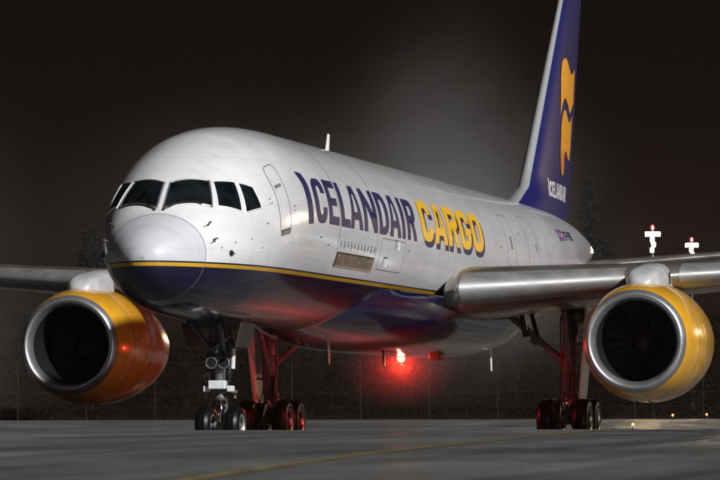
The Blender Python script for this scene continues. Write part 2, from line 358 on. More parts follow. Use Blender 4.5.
# ---- crew door with sill, and the wide main deck cargo door
DX0, DX1, D0, D1 = 3.55, 4.12, -95, -50.5
def door_path(x0, x1, t0, t1, rx, rt, n=6):
    P = []
    for cx, ct, a0 in ((x1-rx, t1-rt, 0), (x0+rx, t1-rt, 90), (x0+rx, t0+rt, 180), (x1-rx, t0+rt, 270)):
        for k in range(n+1): a = R(a0+90*k/n); P.append((cx+rx*math.cos(a), ct+rt*math.sin(a)))
    return P
door = patch('crew_door', [(DX0, D0), (DX1, D0), (DX1, D1), (DX0, D1)], M_LIV, fus, .0015, (6, 24))
ribbon('door_seam', door_path(DX0, DX1, D0, D1, .17, 5.5), .022, M_SEAM, fus, .006, closed=True, sub=14)
patch('door_sill', [(DX0+.03, -95.2), (DX1-.03, -95.2), (DX1-.03, -91.8), (DX0+.03, -91.8)], M_TAN, fus, .010, (4, 3), .01)
patch('door_handle', [(3.66, -66), (3.98, -66), (3.98, -64), (3.66, -64)], M_SEAM, fus, .008, (4, 2), .006)
ribbon('cargo_door_seam', [(7.78,-106),(7.78,-28),(11.22,-28),(11.22,-106)], .022, M_SEAM, fus, .004, sub=20)
patch('cargo_door_sill', [(7.82,-115.5),(11.20,-115.5),(11.20,-106.6),(7.82,-106.6)], M_TAN, fus, .006, (12, 6), .006)
for k in range(11):
    x = 8.0+k*.3; MB().box(surf(np.array(x), np.array(R(-101.8)), .01), (.05, .03, .11+.03*(k % 2))).build('door_latch', M_SEAM, fus)
for x, th in ((12.9,-97),(12.0,-108)):
    patch('service_panel', [(x, th-3), (x+.45, th-3), (x+.45, th+3), (x, th+3)], M_LIV, fus, .0025, (4, 4), .0025)
ribbon('service_door_seam', door_path(11.6, 13.9, -113, -94.5, .1, 1.5), .016, M_SEAM, fus, .004, closed=True, sub=14)
for x, th in ((25.88, -79), (29.2, -77)):
    patch('cabin_exit_window', [(x, th-5), (x+(.22 if x < 27 else .14), th-5), (x+(.22 if x < 27 else .14), th+(5 if x < 27 else 1)), (x, th+(5 if x < 27 else 1))], M_SEAM, fus, .006, (3, 6), .004)
ribbon('rear_door_seam', door_path(28.2, 29.6, -96, -52, .2, 6), .02, M_SEAM, fus, .004, closed=True, sub=14)
ribbon('exit_door_seam', door_path(25.4, 26.5, -96, -56, .2, 6), .02, M_SEAM, fus, .004, closed=True, sub=14)
for x, th, dx, dt in ((3.2,-70,.10,.8),(3.2,-73,.14,.6),(4.35,-80,.16,.7),(4.35,-82.5,.10,.6),(2.9,-84,.12,.7),(6.2,-100,.2,.7),(6.9,-104,.16,.7),(12.2,-90.5,.2,.8),(14.2,-99,.14,.8),(24.4,-84,.3,.9),(27.2,-70,.2,1.0)):
    patch('stencil', [(x, th-dt/2), (x+dx, th-dt/2), (x+dx, th+dt/2), (x, th+dt/2)], M_SEAM, fus, .004, (2, 2))
# crown and belly aerials
def blade(name, x, y, z0, z1, c0, c1, sweep, tk, material, parent):
    V = [(x, y, z0), (x+c0*.5, y-tk, z0), (x+c0, y, z0), (x+c0*.5, y+tk, z0)]
    V += [(x+sweep, y, z1), (x+sweep+c1*.5, y-tk*.6, z1), (x+sweep+c1, y, z1), (x+sweep+c1*.5, y+tk*.6, z1)]
    return mesh(name, V, [(0, 1, 5, 4), (1, 2, 6, 5), (2, 3, 7, 6), (3, 0, 4, 7), (4, 5, 6, 7), (3, 2, 1, 0)], material, parent, False)
blade('crown_aerial', 14.2, 0, 6.30, 6.78, .42, .22, .26, .03, M_WHITE, fus)
blade('belly_aerial', 14.0, -.1, 2.2, 1.72, .25, .13, .12, .02, M_GWHITE, fus)
blade('drain_mast', 18.9, -.2, 2.05, 1.78, .3, .2, .12, .03, M_DARK, fus)
MB().box((22.3, -.75, 2.02), (.5, .28, .16)).build('belly_intake', M_BLACK, fus, bevel=.03)
blade('drain_mast', 27.9, -.9, 2.35, 1.75, .3, .16, .2, .025, M_WHITE, fus)

# ------------------------------------------------------------------ lettering (polygon glyphs of unit height)
def arc(cx, cy, rx, ry, a0, a1, n=18, e=2.6):
    out = []
    for k in range(n+1):
        a = R(a0+(a1-a0)*k/n); c, s = math.cos(a), math.sin(a)
        out.append((cx+rx*math.copysign(abs(c)**(2/e), c), cy+ry*math.copysign(abs(s)**(2/e), s)))
    return out
def glyph(ch, W, a, b):
    """a stem width, b bar height; returns list of closed polygons (outer, holes)"""
    if ch == 'I': return [[(0, 0), (a, 0), (a, 1), (0, 1)]]
    if ch == '!': return [[(0, 0), (a, 0), (a, .78), (a*.86, .95), (a*.55, 1.10), (-a*.5, 1.16), (-a*.34, 1.06), (-.02*a, .86), (0, .70)]]
    if ch in 'CG':
        e = 3.2; up = .16                       # terminals end level, `up` above and below the middle
        ao = math.degrees(math.asin((up/.5)**(e/2))); ai = math.degrees(math.asin((up/(.5-b))**(e/2)))
        if ch == 'C':
            return [arc(W/2, .5, W/2, .5, ao, 360-ao, 30, e)+arc(W/2, .5, W/2-a, .5-b, 360-ai, ai, 30, e)]
        g = .54-b
        return [arc(W/2, .5, W/2, .5, ao, 350, 30, e)+[(W, .54), (W*.50, .54), (W*.50, g-.02), (W-a, g-.02)]+arc(W/2, .5, W/2-a, .5-b, 318, ai, 30, e)]
    if ch == 'O': return [arc(W/2, .5, W/2, .5, 0, 357, 40, 3.0), arc(W/2, .5, W/2-a, .5-b, 0, 357, 40, 3.0)]
    if ch == 'E': return [[(0, 0), (W, 0), (W, b), (a, b), (a, .5-b/2), (W*.9, .5-b/2), (W*.9, .5+b/2), (a, .5+b/2), (a, 1-b), (W, 1-b), (W, 1), (0, 1)]]
    if ch == 'F': return [[(0, 0), (a, 0), (a, .5-b/2), (W*.9, .5-b/2), (W*.9, .5+b/2), (a, .5+b/2), (a, 1-b), (W, 1-b), (W, 1), (0, 1)]]
    if ch == 'T': return [[(W/2-a/2, 0), (W/2+a/2, 0), (W/2+a/2, 1-b), (W, 1-b), (W, 1), (0, 1), (0, 1-b), (W/2-a/2, 1-b)]]
    if ch == '-': return [[(0, .4), (W, .4), (W, .4+b), (0, .4+b)]]
    if ch == 'L': return [[(0, 0), (W, 0), (W, b), (a, b), (a, 1), (0, 1)]]
    if ch == 'N': return [[(0, 0), (a, 0), (a, .62), (W-a, 0), (W, 0), (W, 1), (W-a, 1), (W-a, .40), (a, 1), (0, 1)]]
    if ch == 'A':
        l, r = W*.5-a*.62, W*.5+a*.62; sl = l-0
        def xin(y): return a*1.02+(l+a*.50-a*1.02)*y   # inner left edge
        return [[(0, 0), (a*1.02, 0), (xin(.2), .2), (W-xin(.2), .2), (W-a*1.02, 0), (W, 0), (r, 1), (l, 1)],
                [(xin(.2+b), .2+b), (W-xin(.2+b), .2+b), (W-xin(.80), .80), (xin(.80), .80)]]
    if ch == 'R':
        o = [(0, 0), (a, 0), (a, .40), (W*.42, .40), (W-a, 0), (W, 0), (W*.72, .43)]+arc(W*.62, .715, W*.36, .285, -60, 90, 12)+[(0, 1)]
        i = [(a, .40+b)]+arc(W*.58, .715-.0, W*.40-a, .285-b, -80, 80, 10)+[(a, 1-b)]
        return [o, i]
    if ch == 'D':
        o = [(0, 0)]+arc(W*.45, .5, W*.55, .5, -90, 90, 18)+[(0, 1)]; i = [(a, b)]+arc(W*.45, .5, W*.55-a, .5-b, -90, 90, 18)+[(a, 1-b)]
        return [o, i]
def polymesh(polys, step, stepx=None):
    """filled 2-D polygons with holes -> (verts, faces), cut by lines every `step` in y"""
    cv = bpy.data.curves.new('outline', 'CURVE'); cv.dimensions = '2D'; cv.fill_mode = 'BOTH'
    for p in polys:
        s = cv.splines.new('POLY'); s.points.add(len(p)-1); s.use_cyclic_u = True
        for k, (x, y) in enumerate(p): s.points[k].co = (x, y, 0, 1)
    ob = bpy.data.objects.new('outline', cv); me = bpy.data.meshes.new_from_object(ob)
    bm = bmesh.new(); bm.from_mesh(me)
    ys = [v.co.y for v in bm.verts]; y = min(ys)+step
    while y < max(ys):
        bmesh.ops.bisect_plane(bm, geom=bm.verts[:]+bm.edges[:]+bm.faces[:], plane_co=(0, y, 0), plane_no=(0, 1, 0)); y += step
    if stepx:
        X = [v.co.x for v in bm.verts]; y = min(X)+stepx
        while y < max(X):
            bmesh.ops.bisect_plane(bm, geom=bm.verts[:]+bm.edges[:]+bm.faces[:], plane_co=(y, 0, 0), plane_no=(1, 0, 0)); y += stepx
    bmesh.ops.triangulate(bm, faces=bm.faces[:])
    V = [(v.co.x, v.co.y) for v in bm.verts]; bm.verts.index_update(); F = [tuple(v.index for v in f.verts) for f in bm.faces]
    bm.free(); bpy.data.objects.remove(ob); bpy.data.curves.remove(cv); bpy.data.meshes.remove(me)
    return np.array(V), F
def skin_letter(ch, x0, x1, t0, t1, a, b, material, off, name='letter', dx=0, dt=0, stretch=None):
    W = x1-x0; V, F = polymesh(glyph(ch, W, a, b), .08)
    P = surf(x0+V[:, 0]+dx, np.radians(t0+(t1-t0)*V[:, 1]+dt), off)
    return mesh(name, list(P), F, material, fus)
WORD = [('!',5.26,5.62),('C',5.82,6.72),('E',6.86,7.70),('L',7.88,8.66),('A',8.70,9.82),('N',9.95,11.15),('D',11.36,12.30),('A',12.36,13.42),('I',13.56,13.90),('R',14.08,15.02)]
for ch, x0, x1 in WORD:
    skin_letter(ch, x0, x1, -92.3, -64 if ch != '!' else -63.5, .30 if ch != '!' else .34, .17, M_NAVY, .009)
for ch, x0, x1 in (('C',15.55,16.78),('A',16.90,18.28),('R',18.38,19.62),('G',19.75,21.0),('O',21.15,22.42)):
    skin_letter(ch, x0, x1, -91.2, -62, .40, .19, M_NAVY, .006, 'letter_shadow', .15, -3.3)
    skin_letter(ch, x0, x1, -91.2, -62, .40, .19, M_YEL, .011)
for ch, x0, x1 in (('T',34.62,34.96),('F',35.02,35.32),('-',35.37,35.52),('F',35.57,35.87),('I',35.95,36.06),('E',36.14,36.46)):
    skin_letter(ch, x0, x1, -71, -61, .11, .2, M_NAVY, .008)
fl = empty('flag', parent=fus)
M_RED = mat('red_paint', (.5, .03, .03), .4)
patch('flag_field', [(33.5,-71.5),(34.4,-71.5),(34.4,-59.5),(33.5,-59.5)], mat('flag_blue', (.02, .05, .25), .4), fl, .006, (4, 6))
patch('flag_cross', [(33.5,-67),(34.4,-67),(34.4,-64),(33.5,-64)], M_WHITE, fl, .009, (4, 3)); patch('flag_cross', [(33.74,-71.5),(33.96,-71.5),(33.96,-59.5),(33.74,-59.5)], M_WHITE, fl, .0105, (2, 6))
patch('flag_cross', [(33.5,-66.3),(34.4,-66.3),(34.4,-64.7),(33.5,-64.7)], M_RED, fl, .012, (4, 2)); patch('flag_cross', [(33.79,-71.5),(33.91,-71.5),(33.91,-59.5),(33.79,-59.5)], M_RED, fl, .0135, (2, 6))

# ------------------------------------------------------------------ aerofoil surfaces
def foil(t, n=34, camber=0.0):
    """closed loop (x/c, z/c) from trailing edge over the top to the nose and back underneath"""
    xx = (1-np.cos(np.linspace(0, np.pi, n)))/2
    yt = 5*t*(.2969*np.sqrt(xx)-.126*xx-.3516*xx**2+.2843*xx**3-.1036*xx**4)
    yc = camber*4*xx*(1-xx)
    return np.concatenate([np.stack([xx, yc+yt], 1)[::-1], np.stack([xx, yc-yt], 1)[1:-1]])
def lifting(name, stations, material, parent, camber=0.0, axis='y', x0=0.0, x1=1.0, grow=0.0):
    """stations: (span, xLE, z, chord, t/c, twist deg); axis 'y' -> wing, 'z' -> fin"""
    pf = foil(.12, camber=camber); n = len(pf); V = []; F = []
    for sp, xl, z, c, t, tw in stations:
        p = foil(t, camber=camber).copy(); a = R(tw)
        xr, zr = p[:, 0]*c, p[:, 1]*c
        xr, zr = xr*math.cos(a)+zr*math.sin(a), -xr*math.sin(a)+zr*math.cos(a)
        for X, Z in zip(xr, zr): V.append((xl+X, sp, z+Z) if axis == 'y' else (xl+X, Z, sp))
    for i in range(len(stations)-1):
        for j in range(n): F.append((i*n+j, i*n+(j+1) % n, (i+1)*n+(j+1) % n, (i+1)*n+j))
    F.append(tuple(range(n))); F.append(tuple(range((len(stations)-1)*n, len(stations)*n)))
    return mesh(name, V, F, material, parent)
def wing_at(y):
    """leading edge x, z, chord, t/c, twist at |y|"""
    xl = 16.35+(y-2.2)*math.tan(R(28.5)) if y > 2.45 else 16.486+(2.45-y)**1.5*3.2
    te = 25.4 if y < 6.6 else 25.4+(y-6.6)*math.tan(R(17.0))
    z = 3.40+.070*(y-2.2)+.0006*(y-2.2)**2
    c = te-xl; t = .135-.03*min(1, (y-1)/8)
    return xl, z, c, t, 2.2-.16*y
YS = [1.2, 1.5, 1.8, 2.0, 2.15, 2.3, 2.45, 3, 4, 5, 5.8, 6.6, 7.6, 9, 11, 13, 15, 17, 18.6, 19.0]
def slat(y0, y1, s, parent):
    V = []; F = []; ys = np.linspace(y0, y1, 6); pts = None
    for y in ys:
        xl, z, c, t, tw = wing_at(y); p = foil(t, camber=.012); k = (p[:, 0] < .17); q = p[k]
        a = R(tw); nrm = q-np.array([.12, .0]); nrm /= np.linalg.norm(nrm, axis=1, keepdims=True)
        cut = .62/c if c > 4 else .17
        q = p[p[:, 0] < max(.05, min(.17, cut*1.0))]
        nrm = q-np.array([q[:, 0].max()*.9, 0]); nrm /= np.linalg.norm(nrm, axis=1, keepdims=True)
        q = q*c+nrm*.014
        pts = len(q) if pts is None else min(pts, len(q)); V.append((xl, z, a, q))
    W_ = []
    for (xl, z, a, q), y in zip(V, ys):
        k = (len(q)-pts)//2; q = q[k:k+pts]
        for X, Z in q: W_.append((xl+X*math.cos(a)+Z*math.sin(a), s*y, z-X*math.sin(a)+Z*math.cos(a)))
    n = pts
    for i in range(len(ys)-1):
        for j in range(n-1): F.append((i*n+j, i*n+j+1, (i+1)*n+j+1, (i+1)*n+j))
    F.append(tuple(range(n))); F.append(tuple(range((len(ys)-1)*n, len(ys)*n)))
    o = mesh('leading_edge_slat', W_, F, M_SLAT, parent); return autosmooth(o, 50)
for s in (-1, 1):
    wing = lifting('wing', [(s*y, *wing_at(y)) for y in YS], M_WING, plane, camber=.012)
    wing['label'] = 'port wing' if s < 0 else 'starboard wing'
    for y0, y1 in ((2.5, 5.9), (7.05, 10.2), (10.24, 13.4), (13.44, 16.2), (16.24, 18.5)): slat(y0, y1, s, wing)
    # landing lamp set into the root of the leading edge
    xl, z, c, t, tw = wing_at(2.45)
    MB().lathe([(-.02, .20), (-.045, .17), (-.055, .001)], (xl+.10, s*2.32, z-.20), (1, -s*.25, .45), 24).build('root_landing_lamp', M_LENS, wing, True)
    for yf, L_, r_ in ((4.9, 3.6, .26), (9.2, 3.0, .22), (13.2, 2.6, .2)):
        xl, z, c, t, tw = wing_at(yf); xe = xl+c
        f = MB(); pr = [(L_*k/12, r_*max(0.0, math.sin(math.pi*min(1, (k/12)*.98+.02)))**.6) for k in range(13)]
        f.lathe(pr, (xe-L_*.62, s*yf, z-.42+(.04 if yf > 5 else -.05)), (1, 0, -.06), 16); f.build('flap_track_fairing', M_WING, wing, True)
    # winglet
    xl, z, c, t, tw = wing_at(19.0)
    mesh('winglet', [(xl+.2, s*19.0, z), (xl+c, s*19.0, z), (xl+c+1.9, s*19.75, z+2.5), (xl+c+1.3, s*19.75, z+2.5),
                     (xl+.2, s*19.06, z-.03), (xl+c, s*19.06, z-.03), (xl+c+1.9, s*19.79, z+2.48), (xl+c+1.3, s*19.79, z+2.48)],
         [(0, 1, 2, 3), (7, 6, 5, 4), (0, 3, 7, 4), (3, 2, 6, 7), (2, 1, 5, 6), (1, 0, 4, 5)], M_WHITE, wing, False)
    st = lifting('tail_stabilizer', [(s*y, 40.6+(y-.4)*math.tan(R(36)), 4.77+(y-.4)*.112, 4.6-(y-.4)*.40, .10, 0) for y in (.3, 1.2, 2.5, 4, 5.5, 6.9, 7.5)], M_WING, plane)
    st['label'] = 'port tail stabilizer' if s < 0 else 'starboard tail stabilizer'
# fin
def fin_le(z): return 36.98+(z-6.79)*1.017 if z > 6.9 else 36.98+.11-(6.9-z)*3.2
def fin_te(z): return 44.0+(z-6.4)*.355
FZ = [6.0, 6.25, 6.5, 6.7, 6.9, 7.3, 8, 9, 10, 11, 12, 13, 13.5, 13.62]
M_FIN = mat('fin_navy_paint', (.014, .017, .12), .33, coat=.5, noise=.15, nscale=1)
fin = lifting('tail_fin', [(z, fin_le(z)+(.25 if z > 13.6 else 0), 0, fin_te(z)-fin_le(z)-(.4 if z > 13.6 else 0), .095, 0) for z in FZ], M_FIN, plane, axis='z')
V = []; F = []
for z in np.concatenate([[6.28, 6.4, 6.6, 6.75], np.linspace(6.9, 13.5, 12)]):
    c = fin_te(z)-fin_le(z); p = foil(.095); q = p[p[:, 0]*c < .30]
    q = p[30:37]; q = q*c
    nrm = q-np.array([q[:, 0].max()*.9, 0]); nrm /= np.linalg.norm(nrm, axis=1, keepdims=True); q = q+nrm*.012
    V += [(fin_le(z)+X, Y, z) for X, Y in q]
n = 7
F = [(i*n+j, i*n+j+1, (i+1)*n+j+1, (i+1)*n+j) for i in range(15) for j in range(n-1)]
mesh('fin_leading_edge', V, F, mat('fin_edge_metal', (.48, .49, .50), .42, metal=.5), fin)
def fin_y(x, z):
    c = fin_te(z)-fin_le(z); k = min(max((x-fin_le(z))/c, 0), 1)
    return 5*.095*(.2969*math.sqrt(k)-.126*k-.3516*k**2+.2843*k**3-.1036*k**4)*c
def fin_print(name, polys, material, off=.022):
    for s in (-1, 1):
        V, F = polymesh(polys, .25, .3)
        mesh(name, [(x, s*(fin_y(x, z)+off), z) for x, z in V], F, material, fin)
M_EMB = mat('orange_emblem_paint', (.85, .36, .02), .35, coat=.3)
def smooth_loop(top, bottom, n=8):
    """closed outline whose top and bottom edges are smooth waves through the given points"""
    def cr(P):
        P = [P[0]]+P+[P[-1]]; out = []
        for k in range(1, len(P)-2):
            p0, p1, p2, p3 = (np.array(p) for p in P[k-1:k+3])
            for t in np.linspace(0, 1, n, endpoint=False):
                out.append(tuple(.5*(2*p1+(p2-p0)*t+(2*p0-5*p1+4*p2-p3)*t*t+(3*p1-p0-3*p2+p3)*t**3)))
        return out+[tuple(P[-2])]
    return cr(top)+cr(bottom)
EU = smooth_loop([(41.62,10.25),(41.95,10.72),(42.55,10.86),(43.2,10.60),(43.75,10.50),(44.5,10.72)], [(44.3,9.72),(43.8,9.50),(43.3,9.36),(42.75,9.58),(42.25,9.70),(41.8,9.55),(41.35,9.15)])
EL = smooth_loop([(41.42,8.85),(41.8,9.25),(42.3,9.36),(42.8,9.18),(43.3,9.08),(44.0,9.32)], [(43.75,8.45),(43.45,8.02),(43.0,8.02),(42.5,8.20),(42.12,8.06),(41.98,7.62),(41.72,7.46),(41.38,7.60),(41.25,8.05)])
fin_print('emblem', [EU], M_EMB); fin_print('emblem', [EL], M_EMB)
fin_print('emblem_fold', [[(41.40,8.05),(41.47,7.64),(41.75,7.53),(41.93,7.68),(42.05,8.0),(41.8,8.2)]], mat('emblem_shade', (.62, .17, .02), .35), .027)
x = 39.05
for ch, wd in zip('!CELANDAIR', (.15, .36, .33, .30, .40, .42, .37, .40, .13, .36)):
    for s in (-1,):
        V, F = polymesh(glyph(ch, wd, .13, .2), .25); z0, hh = 6.74, .44
        mesh('letter', [(x+X, s*(fin_y(x+X, z0+Y*hh)+.014), z0+Y*hh) for X, Y in V], F, M_WHITE, fin)
    x += wd+.045

# ------------------------------------------------------------------ engines
XE, YE, ZE = 16.24, 6.48, 2.235
def make_engine(s):
    e = empty('engine', (XE, s*YE, ZE), plane); e['label'] = 'port engine' if s < 0 else 'starboard engine'
    A = (1, 0, 0); O = (0, 0, 0)
    lip = [(.24, .895), (.17, .91), (.10, .935), (.035, .972), (.005, 1.005), (0, 1.02), (.008, 1.042), (.04, 1.075), (.09, 1.105), (.13, 1.125)]
    MB().lathe(lip, O, A, 96).build('inlet_lip', M_LIP, e, True)
    MB().lathe([(.24, .894), (.5, .885), (1.0, .905), (1.45, .925), (1.9, .93)], O, A, 72).build('inlet_duct', M_DUCT, e, True)
    cowl = [(.132, 1.124), (.20, 1.152), (.275, 1.178), (.45, 1.228), (.75, 1.282), (1.15, 1.325), (1.7, 1.35), (2.3, 1.345), (2.32, 1.338), (2.9, 1.315), (3.6, 1.24), (4.3, 1.12), (5.0, .96), (5.5, .83), (5.5, .78), (4.8, .80)]
    c = MB().lathe(cowl, O, A, 96).build('fan_cowl', M_GOLD, e, True)
    for h, rr in ((.134, 1.127), (2.31, 1.347)):
        MB().lathe([(h-.008, rr+.001), (h-.004, rr+.004), (h+.006, rr+.004), (h+.010, rr+.001)], O, A, 96).build('cowl_joint', M_SEAM, e, True)
    cx = [p[0] for p in cowl[:12]]; cy = [p[1] for p in cowl[:12]]
    for ang, h0, h1, wd in ((-90, .30, 2.3, .016), (90, .30, 2.3, .016), (35, .95, 2.3, .012), (145, .95, 2.3, .012), (-38, .95, 2.3, .012), (-142, .95, 2.3, .012)):
        V = []
        for h in np.linspace(h0, h1, 24):
            rr = float(np.interp(h, cx, cy))+.004
            for d in (-wd/2, wd/2): V.append((h, rr*math.cos(R(ang))-d*math.sin(R(ang)), rr*math.sin(R(ang))+d*math.cos(R(ang))))
        mesh('cowl_seam', V, [(2*i, 2*i+1, 2*i+3, 2*i+2) for i in range(23)], M_SEAM, e)
    MB().lathe([(.942, 1.3075), (.946, 1.311), (.954, 1.312), (.958, 1.309)], O, A, 96).build('cowl_joint', M_SEAM, e, True)
    for h in (1.15, 1.45, 1.75, 2.05):
        for ang in (-84, -96):
            rr = float(np.interp(h, cx, cy)); MB().box((h, (rr+.004)*math.cos(R(ang)), (rr+.004)*math.sin(R(ang))), (.10, .035, .02)).build('cowl_latch', M_DARK, e)
    for h, ang, dh, da in ((1.35, 168, .30, 9), (1.75, 200, .24, 7), (1.5, 12, .3, 9), (1.25, -20, .2, 6)):
        V = []
        for i in range(4):
            for j in range(5):
                hh = h+dh*i/3; aa = R(ang+da*j/4-da/2); rr = float(np.interp(hh, cx, cy))+.005; V.append((hh, rr*math.cos(aa), rr*math.sin(aa)))
        mesh('access_panel', V, [(i*5+j, i*5+j+1, i*5+j+6, i*5+j+5) for i in range(3) for j in range(4)], mat('access_panel_paint', (.60, .29, .02), .4, noise=.3, nscale=6), e)
    MB().lathe([(1.30, .0), (1.32, .04), (1.42, .14), (1.56, .23), (1.72, .30), (1.74, .31)], O, A, 32).build('spinner', M_SPIN, e, True)
    # 22 wide-chord blades sharing one mesh
    V = []; nr = 7
    for k in range(nr):
        r = .30+(.915-.30)*k/(nr-1); tw = R(25+38*k/(nr-1)); ch = .26+.06*k/(nr-1)
        for u in (-1, -.3, .4, 1):
            V.append((1.62+ch/2*u*math.cos(tw), ch/2*u*math.sin(tw)+.03*(1-u*u), r))
    F = [(k*4+j, k*4+j+1, k*4+j+5, k*4+j+4) for k in range(nr-1) for j in range(3)]
    b0 = mesh('fan_blade', V, F, M_BLADE, e)
    for k in range(1, 22):
        b = b0.copy(); C.objects.link(b); b.parent = e; b.rotation_euler = (2*math.pi*k/22, 0, 0)
    MB().tube((1.95, 0, 0), (1.96, 0, 0), .95, n=48).build('fan_stator_wall', M_DUCT, e)
    # pylon, in engine coordinates
    xl, z, c_, t, tw = wing_at(YE); zt = z-ZE
    st = [(.80, .02, 1.20, 1.24), (.86, .20, 1.18, 1.40), (1.0, .32, 1.18, 1.52), (1.3, .40, 1.2, 1.62), (1.8, .43, 1.2, 1.70), (2.6, .42, 1.15, 1.80), (3.4, .38, 1.0, zt+.10), (5.0, .28, .75, zt-.1), (6.6, .2, .9, zt-.25), (8.0, .04, .95, zt-.45)]
    V = []; F = []; n = 14
    for X, hw, zb, zt_ in st:
        for k in range(n):
            a = math.pi*k/(n-1); V.append((X, hw*math.copysign(abs(math.cos(a))**.6, math.cos(a)), zb+(zt_-zb)*max(0.0, math.sin(a))**.5))
    for i in range(len(st)-1):
        for j in range(n-1): F.append((i*n+j, i*n+j+1, (i+1)*n+j+1, (i+1)*n+j))
    py = mesh('pylon', V, F, mat('pylon_grey_paint', (.50, .50, .52), .4, coat=.2, noise=.25, nscale=3), e)
    MB().box((2.35, -.425, 1.45), (.16, .02, .26)).build('pylon_vent', M_DARK, e)
    MB().tube((1.1, s*.0-.25, -1.318), (1.1, -.25, -1.40), .012, n=6).build('drain_pipe', M_CHROME, e)
    if s < 0:
        # small strake on the inboard cowl shoulder
        pass
    return e
for s in (-1, 1): make_engine(s)

# ------------------------------------------------------------------ landing gear
def wheel(parent, c, r, wd, rim_r, side):
    """tyre, rim and hub facing side (+-1 in y)"""
    h = wd/2
    prof = [(-h*.70, rim_r), (-h*.92, rim_r+.03), (-h, rim_r+.35*(r-rim_r)), (-h*.94, rim_r+.70*(r-rim_r)), (-h*.72, r-.028), (-h*.45, r-.006)]
    for g in (-.28, -.05, .05, .28):
        pass
    tread = [(-h*.36, r), (-h*.34, r-.012), (-h*.30, r-.012), (-h*.28, r), (-h*.04, r), (-h*.02, r-.012), (h*.02, r-.012), (h*.04, r), (h*.28, r), (h*.30, r-.012), (h*.34, r-.012), (h*.36, r)]
    prof = prof+tread+[(-a, b) for a, b in reversed(prof)]
    autosmooth(MB().lathe(prof, c, (0, 1, 0), 56).build('tyre', M_TYRE, parent), 50)
    for sd in (-1, 1):
        rp = [(sd*h*.70, rim_r), (sd*h*.90, rim_r+.034), (sd*h*.95, rim_r+.020), (sd*h*.90, rim_r-.012), (sd*h*.70, rim_r-.03)]
        autosmooth(MB().lathe(rp, c, (0, 1, 0), 40).build('rim', M_RIM, parent), 40)
        rp = [(sd*h*.71, rim_r-.029), (sd*h*.35, rim_r-.06), (sd*h*.25, rim_r*.45), (sd*h*.60, rim_r*.40), (sd*h*.66, .03), (sd*h*.66, .001)]
        autosmooth(MB().lathe(rp, c, (0, 1, 0), 40).build('hub', M_DARK, parent), 40)
# nose gear
NX = 5.483
ng = empty('nose_gear', (NX, 0, 0), plane)
for s in (-1, 1): wheel(ng, (0, s*.295, .395), .395, .31, .205, s)
MB().tube((0, -.42, .395), (0, .42, .395), .05).tube((0, -.12, .395), (0, .12, .395), .085).build('axle', M_STRUT, ng)
MB().tube((0, 0, .36), (-.02, 0, .95), .062).build('piston', M_CHROME, ng, True)
MB().tube((-.02, 0, .92), (-.08, 0, 2.5), .105, .13).tube((-.02, 0, .90), (-.024, 0, 1.02), .135).tube((-.05, 0, 1.68), (-.054, 0, 1.80), .15).build('shock_strut', M_STRUT, ng, True)
MB().box((-.22, 0, 1.20), (.22, .34, .17)).box((-.14, .24, 1.12), (.2, .12, .12)).box((-.14, -.24, 1.12), (.2, .12, .12)).build('steering_unit', M_GWHITE, ng, bevel=.02)
MB().tube((-.1, -.36, 1.06), (-.1, .36, 1.06), .035).tube((-.05, -.30, 1.06), (-.05, -.30, .93), .03).tube((-.05, .30, 1.06), (-.05, .30, .93), .03).build('steering_cylinder', M_STRUT, ng)
for y in (-.125, .125):
    MB().lathe([(.10, .06), (.02, .10), (-.02, .118), (-.05, .118), (-.05, .098), (-.03, .096)], (-.22, y, 1.63), (1, 0, 0), 28).build('taxi_lamp', M_STRUT, ng, True)
    MB().lathe([(-.045, .001), (-.04, .06), (-.03, .102)], (-.22, y, 1.63), (1, 0, 0), 24).build('lamp_lens', M_LENS, ng, True)
MB().box((-.16, 0, 1.63), (.08, .32, .07)).build('lamp_bracket', M_STRUT, ng)
for s in (-1, 1):
    MB().tube((.16, s*.05, .62), (.30, s*.03, .82), .03).tube((.30, s*.03, .82), (.10, s*.05, 1.02), .03).build('torque_link', M_STRUT, ng)
    MB().tube((-.05, s*.10, 1.75), (-1.25, s*.30, 2.42), .05).build('drag_brace', M_DARK, ng)
    MB().box((-.15, s*.54, 2.17), (1.1, .035, .50), Matrix.Rotation(R(-14*s), 3, 'X')).build('gear_door', mat('door_inner_primer', (.040, .033, .032), .5, noise=.4, nscale=9), ng, bevel=.015)
    MB().tube((.05, s*.12, 2.0), (.05, s*.52, 2.12), .022, n=8).build('door_rod', M_STRUT, ng)
    MB().tube((-.12, s*.21, 1.45), (-.05, s*.19, 2.3), .028, n=8).tube((-.14, s*.2, 1.0), (-.12, s*.21, 1.45), .014, n=6).build('hydraulic_line', M_DARK, ng)
MB().tube((.02, -.24, 1.52), (.0, -.26, 1.92), .045).build('door_actuator', M_GWHITE, ng)
MB().box((-.35, 0, 2.44), (1.5, .74, .30)).build('wheel_well', M_DARK, ng)
MB().box((-.05, 0, 1.98), (.30, .42, .14)).box((-.1, .18, 1.86), (.16, .09, .2)).box((-.1, -.17, 1.9), (.16, .09, .24)).build('uplock_unit', M_DARK, ng, bevel=.015)
def hose(parent, pts, r=.012):
    P = [Vector(p) for p in pts]; h = MB()
    Q = []
    for k in range(len(P)-1):
        for t in (0, .25, .5, .75): Q.append(P[k].lerp(P[k+1], t)+Vector((0, 0, -.05*math.sin(math.pi*t))))
    Q.append(P[-1])
    for a, b in zip(Q[:-1], Q[1:]): h.tube(a, b, r, n=6)
    h.build('hose', M_BLACK, parent, True)
